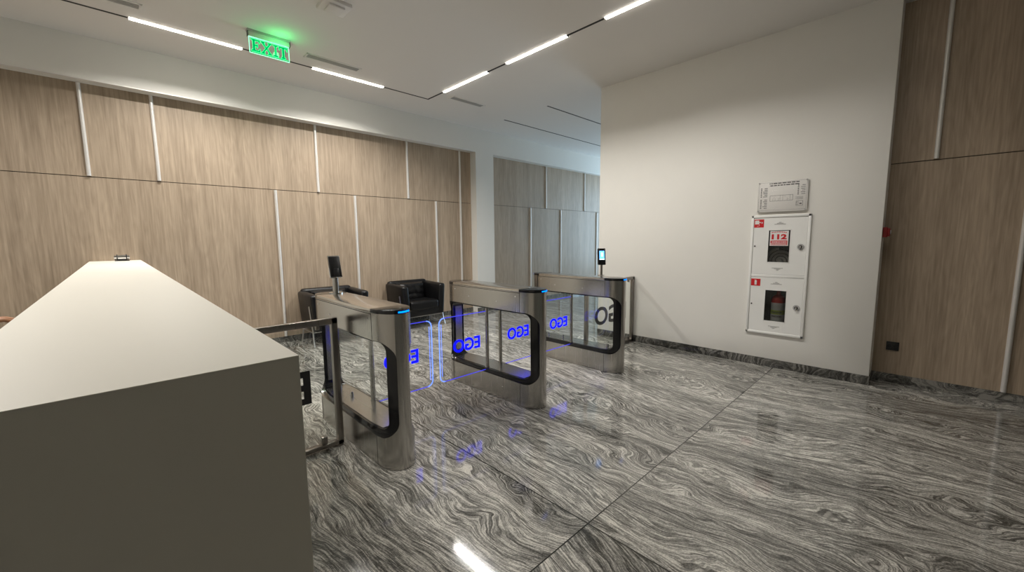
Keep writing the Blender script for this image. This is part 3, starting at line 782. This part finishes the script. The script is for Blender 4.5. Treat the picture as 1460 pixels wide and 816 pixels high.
# extinguisher behind the lower pane
ex, ey = XW + .09, 1.128
t3 = root('fire_extinguisher', 'red fire extinguisher with white and yellow-green label behind the lower window', 'fire extinguisher', (ex, ey, .42))
b = BM(); prof = [(.0, .422), (.060, .422), (.066, .430), (.066, .74), (.060, .775), (.042, .800), (.022, .812), (.020, .83), (0, .83)]
tt = bmesh.new(); nS = 28; rings = [[tt.verts.new((ex + r_ * math.cos(2 * PI * k / nS), ey + r_ * math.sin(2 * PI * k / nS), z)) for k in range(nS)] for r_, z in prof[1:-1]]
for A_, B_ in zip(rings, rings[1:]):
    for k in range(nS): tt.faces.new((A_[k], A_[(k + 1) % nS], B_[(k + 1) % nS], B_[k]))
tt.faces.new(rings[0][::-1]); tt.faces.new(rings[-1]); merge(b, tt); obj('cylinder', b, REDDK, t3)
b = BM(); cyl(b, (ex, ey, .845), .016, .03, 'z', 16); box(b, ex - .055, ex + .02, ey - .008, ey + .008, .86, .868, .002); box(b, ex - .05, ex + .02, ey - .008, ey + .008, .842, .849, .002); obj('valve', b, REDDK, t3)
b = BM(); cyl(b, (ex, ey, .615), .0672, .22, 'z', 28); lb = obj('label_band', b, LABELW, t3)
b = BM(); cyl(b, (ex, ey, .62), .0678, .048, 'z', 28); obj('green_band', b, LABELG, lb)
b = BM()
random.seed(3)
for z, h_ in ((.620, .022), (.575, .022)):
    a = PI - .75
    while a < PI + .75:
        w_ = random.choice((.09, .13)); 
        q = bmesh.new(); bmesh.ops.create_cube(q, size=1.); merge(b, q, Matrix.Translation((ex, ey, z)) @ Matrix.Rotation(a + w_ / 2, 4, 'Z') @ Matrix.Translation((.0680, 0, 0)) @ Matrix.Diagonal((.0012, .0678 * w_, h_, 1))); a += w_ + .07
obj('label_print', b, INK, lb)
b = BM(); tube(b, [(ex, ey + .02, .85), (ex - .01, ey + .075, .83), (ex - .01, ey + .088, .72), (ex - .01, ey + .080, .56)], .008, 8); obj('discharge_hose', b, BLACKM, t3)

# evacuation plan in a clear holder
t = root('evacuation_plan', 'framed evacuation plan sheet on the white wall above the fire cabinet', 'wall sign', (XW, 1.135, 1.885))
b = BM(); wbox(b, .908, 1.362, 1.722, 2.046, .018, .022, .001); bp_ = obj('backing', b, PAPER, t)
b = BM(); wbox(b, .908, 1.362, 1.722, 2.046, .0235, .0265, .001); obj('clear_cover', b, SHEET, t)
for y in (.920, 1.350):
    for z in (1.734, 2.034):
        b = BM(); cyl(b, (XW - .015, y, z), .008, .030, 'x', 16); obj('standoff', b, GREYP, t)
b = BM(); random.seed(5)
def ink(y0, y1, z0, z1): wbox(b, y0, y1, z0, z1, .022, .0226)
# title, legend columns and the floor plan
for z, y0, y1 in ((2.022, .985, 1.255), (2.000, .985, 1.255)):
    y = y0
    while y < y1: w_ = random.uniform(.012, .04); ink(y, min(y + w_, y1), z - .0055, z + .0055); y += w_ + .006
for i in range(13):
    z = 1.975 - i * .0175
    if i == 6: continue
    ink(1.322, 1.334, z - .005, z + .005); ink(1.27, 1.27 + random.uniform(.025, .045), z - .0032, z + .0032)
for i in range(6):
    z = 1.985 - i * .018; ink(.985, .997, z - .005, z + .005); ink(.930, .930 + random.uniform(.025, .04), z - .0025, z + .0025)
def rect(y0, y1, z0, z1, w_=.0026):
    ink(y0, y1, z0, z0 + w_); ink(y0, y1, z1 - w_, z1); ink(y0, y0 + w_, z0, z1); ink(y1 - w_, y1, z0, z1)
rect(1.035, 1.245, 1.835, 1.895)
for y in (1.215, 1.195, 1.165, 1.150, 1.125, 1.085, 1.06): ink(y, y + .0015, 1.835, 1.835 + random.choice((.03, .06)))
for y, z in ((1.20, 1.87), (1.145, 1.86), (1.10, 1.88), (1.07, 1.85)): ink(y, y + .012, z, z + .0015)
for i in range(4): ink(.945, .945 + .07 - .012 * (i % 2), 1.865 - i * .008, 1.867 - i * .008)
rect(.945, 1.005, 1.775, 1.825); rect(.985, 1.003, 1.785, 1.815); ink(.955, .975, 1.790, 1.802)
rect(.918, 1.352, 1.740, 2.036, .0012)
obj('print', b, INK, bp_)

# red alarm device on the return of the partition
t = root('fire_call_point', 'red fire call point at the edge of the white wall, partly hidden', 'call point', (5.25, .315, 1.485))
b = BM(); box(b, 5.205, 5.300, .282, .315, 1.438, 1.533, .005); obj('back_box', b, REDT, t)
b = BM(); box(b, 5.212, 5.293, .264, .284, 1.446, 1.525, .008); obj('front_cover', b, REDT, t)
b = BM(); box(b, 5.228, 5.277, .258, .266, 1.468, 1.505, .002); obj('press_plate', b, LABELW, t)
# dark socket
t = root('wall_socket', 'dark double wall socket low on the oak wall at the right', 'socket', (XR, .177, .368))
b = BM(); box(b, XR - .010, XR, .130, .224, .326, .412, .003); obj('cover_plate', b, BLACKM, t)
for y in (.154, .200):
    b = BM(); cyl(b, (XR - .0105, y, .369), .019, .003, 'x', 24); obj('socket_insert', b, BLACKG, t)

# ------------------------------------------------------------------ person behind the counter (only a hand shows at the left edge)
def skinned(name, V, E_, m, parent, rootv=0, sub=2):
    me = bpy.data.meshes.new(name); w = parent.location
    me.from_pydata([tuple(Vector(v[:3]) - w) for v in V], E_, [])
    o = bpy.data.objects.new(name, me); COL.objects.link(o)
    sk = o.modifiers.new('s', 'SKIN'); sk.use_smooth_shade = True
    for i, v in enumerate(V):
        r_ = v[3]; me.skin_vertices[0].data[i].radius = (r_, v[4] if len(v) > 4 else r_)
    me.skin_vertices[0].data[rootv].use_root = True
    sd = o.modifiers.new('d', 'SUBSURF'); sd.levels = sub; sd.render_levels = sub
    dg = bpy.context.evaluated_depsgraph_get(); dg.update()
    m2 = bpy.data.meshes.new_from_object(o.evaluated_get(dg)); bpy.data.objects.remove(o)
    m2.materials.clear(); m2.materials.append(m)
    m2.polygons.foreach_set('use_smooth', [True] * len(m2.polygons))
    o = bpy.data.objects.new(name, m2); COL.objects.link(o); o.parent = parent
    return o
px_, py_ = -.86, 2.55
pr = root('person', 'person standing behind the counter at the left edge, only a hand showing', 'person', (px_, py_, 0))
HX, HY, HZ = -.47, 2.60, 1.135      # wrist
V = [(px_, py_, .98, .13, .16), (px_, py_, 1.16, .12, .15), (px_ + .01, py_, 1.36, .13, .17), (px_ + .01, py_, 1.47, .06), (px_ + .03, py_, 1.56, .052),
     (px_ + .04, py_, 1.66, .085, .075), (px_ + .03, py_, 1.74, .06),
     (px_ + .01, py_ + .19, 1.40, .055), (px_ + .02, py_ + .23, 1.12, .043), (px_ + .25, py_ + .12, 1.12, .036), (HX, HY, HZ, .026, .020), (HX + .05, HY, HZ, .024, .034), (HX + .088, HY, HZ, .018, .036),
     (px_ + .01, py_ - .19, 1.40, .055), (px_ + .0, py_ - .24, 1.12, .043), (px_ + .08, py_ - .23, .89, .03), (px_ + .11, py_ - .22, .80, .03),
     (px_, py_ + .09, .90, .095), (px_ + .01, py_ + .10, .50, .062), (px_ - .01, py_ + .10, .10, .042), (px_ + .13, py_ + .11, .045, .035),
     (px_, py_ - .09, .90, .095), (px_ + .01, py_ - .10, .50, .062), (px_ - .01, py_ - .10, .10, .042), (px_ + .13, py_ - .11, .045, .035)]
E_ = [(0, 1), (1, 2), (2, 3), (3, 4), (4, 5), (5, 6), (2, 7), (7, 8), (8, 9), (9, 10), (10, 11), (11, 12), (2, 13), (13, 14), (14, 15), (15, 16), (0, 17), (17, 18), (18, 19), (19, 20), (0, 21), (21, 22), (22, 23), (23, 24)]
body = skinned('body', V, E_, SKIN, pr)
# five fingers joined into the same body mesh
fb = bmesh.new(); fb.from_mesh(body.data)
def finger(P, r0, r1):
    o = skinned('f', [(*p, r0 + (r1 - r0) * i / (len(P) - 1)) for i, p in enumerate(P)], [(i, i + 1) for i in range(len(P) - 1)], SKIN, pr, 0, 2)
    fb.from_mesh(o.data); bpy.data.objects.remove(o)
KX = HX + .085
for dy, ln in ((-.030, .88), (-.010, 1.0), (.011, .94), (.031, .76)):
    finger([(KX - .02, HY + dy * .9, HZ), (KX + .012, HY + dy, HZ + .012), (KX + .012 + .040 * ln, HY + dy * 1.08, HZ + .014), (KX + .012 + .068 * ln, HY + dy * 1.1, HZ + .002), (KX + .012 + .086 * ln, HY + dy * 1.1, HZ - .014)], .0098, .0072)
finger([(HX + .015, HY - .020, HZ), (HX + .045, HY - .045, HZ - .008), (HX + .080, HY - .058, HZ - .016), (HX + .105, HY - .055, HZ - .022)], .0125, .0090)
fb.to_mesh(body.data); fb.free(); body.data.polygons.foreach_set('use_smooth', [True] * len(body.data.polygons))
hb = BM(); sphere(hb, (px_ + .02, py_, 1.70), .105, (1., .86, 1.05), 20); sphere(hb, (px_ - .02, py_, 1.67), .10, (.9, .9, 1.2), 20)
obj('hair', hb, HAIR, pr)
fbm = BM(); sphere(fbm, (px_ + .118, py_, 1.645), .016, (1, .8, 1.3), 10)
for s in (-1, 1): sphere(fbm, (px_ + .04, py_ + s * .078, 1.655), .028, (.6, .3, 1.1), 10)
obj('nose_and_ears', fbm, SKIN, pr)
sV = [(px_, py_, .95, .142, .172), (px_, py_, 1.16, .134, .164), (px_ + .01, py_, 1.37, .142, .182), (px_ + .01, py_, 1.45, .075), (px_ + .01, py_ + .19, 1.40, .066), (px_ + .02, py_ + .23, 1.12, .055), (px_ + .22, py_ + .13, 1.12, .046),
      (px_ + .01, py_ - .19, 1.40, .066), (px_ + .0, py_ - .24, 1.12, .055), (px_ + .07, py_ - .23, .90, .044)]
skinned('shirt', sV, [(0, 1), (1, 2), (2, 3), (2, 4), (4, 5), (5, 6), (2, 7), (7, 8), (8, 9)], SHIRT, pr)
tV = [(px_, py_, 1.0, .14, .17), (px_, py_ + .09, .88, .108), (px_ + .01, py_ + .10, .50, .078), (px_ - .01, py_ + .10, .10, .062), (px_, py_ - .09, .88, .108), (px_ + .01, py_ - .10, .50, .078), (px_ - .01, py_ - .10, .10, .062)]
skinned('trousers', tV, [(0, 1), (1, 2), (2, 3), (0, 4), (4, 5), (5, 6)], TROUS, pr)
b = BM()
for s in (-1, 1): box(b, px_ - .09, px_ + .19, py_ + s * .105 - .048, py_ + s * .105 + .048, .002, .10, .035, 4)
obj('shoes', b, BLACKM, pr)

# ------------------------------------------------------------------ light and world
LAMP_W = 15.
w = bpy.data.worlds.new('w'); SC.world = w; w.use_nodes = True
bg = w.node_tree.nodes['Background']; bg.inputs[0].default_value = (.55, .75, 1., 1); bg.inputs[1].default_value = 1.0
def area(name, loc, rot, sx, sy, e, col):
    l = bpy.data.lights.new(name, 'AREA'); l.shape = 'RECTANGLE'; l.size = sx; l.size_y = sy; l.energy = e; l.color = col
    o = bpy.data.objects.new(name, l); COL.objects.link(o); o.location = loc; o.rotation_euler = rot; return o
for cx, cy, along_y, ln in LAMPS:
    o = area('strip_lamp', (cx, cy, ZC - .0125), (0, 0, 0), *((.028, ln - .01) if along_y else (ln - .01, .028)), LAMP_W * ln * (.60 if cx < -1 and cy < 5 else .18 if cy < 1 else .74 if along_y else 1.08), (1., .975, .935))
    o.data.spread = math.radians(140)
area('daylight_window', (11.95, 4.85, 1.75), (0, math.radians(90), 0), 2.7, 2.2, 44., (.55, .78, 1.))

pl_ = bpy.data.lights.new('exit_sign_glow', 'POINT'); pl_.energy = .42; pl_.color = (.05, 1., .22); pl_.shadow_soft_size = .03
gl_ = bpy.data.objects.new('exit_sign_glow', pl_); COL.objects.link(gl_); gl_.location = (1.43, 4.84, 3.45)
# ------------------------------------------------------------------ camera
cam = bpy.data.cameras.new('camera'); co = bpy.data.objects.new('camera', cam); COL.objects.link(co)
cam.sensor_fit = 'HORIZONTAL'; cam.sensor_width = 36.; cam.lens = 578.298 / 1460 * 36.; cam.clip_start = .02
a, p_, c = math.radians(44.29765), math.radians(-6.53339), math.radians(-.54041)
d = Vector((math.sin(a) * math.cos(p_), math.cos(a) * math.cos(p_), math.sin(p_)))
r = Vector((math.cos(a), -math.sin(a), 0)); u = r.cross(d)
r2 = math.cos(c) * r + math.sin(c) * u; u2 = -math.sin(c) * r + math.cos(c) * u
M4 = Matrix((r2, u2, -d)).transposed().to_4x4(); M4.translation = Vector((0, 0, 1.45)); co.matrix_world = M4
SC.camera = co
SC.view_settings.view_transform = 'Standard'; SC.view_settings.look = 'None'; SC.view_settings.gamma = 1.; SC.view_settings.use_curve_mapping = False
SC.view_settings.exposure = 1.3
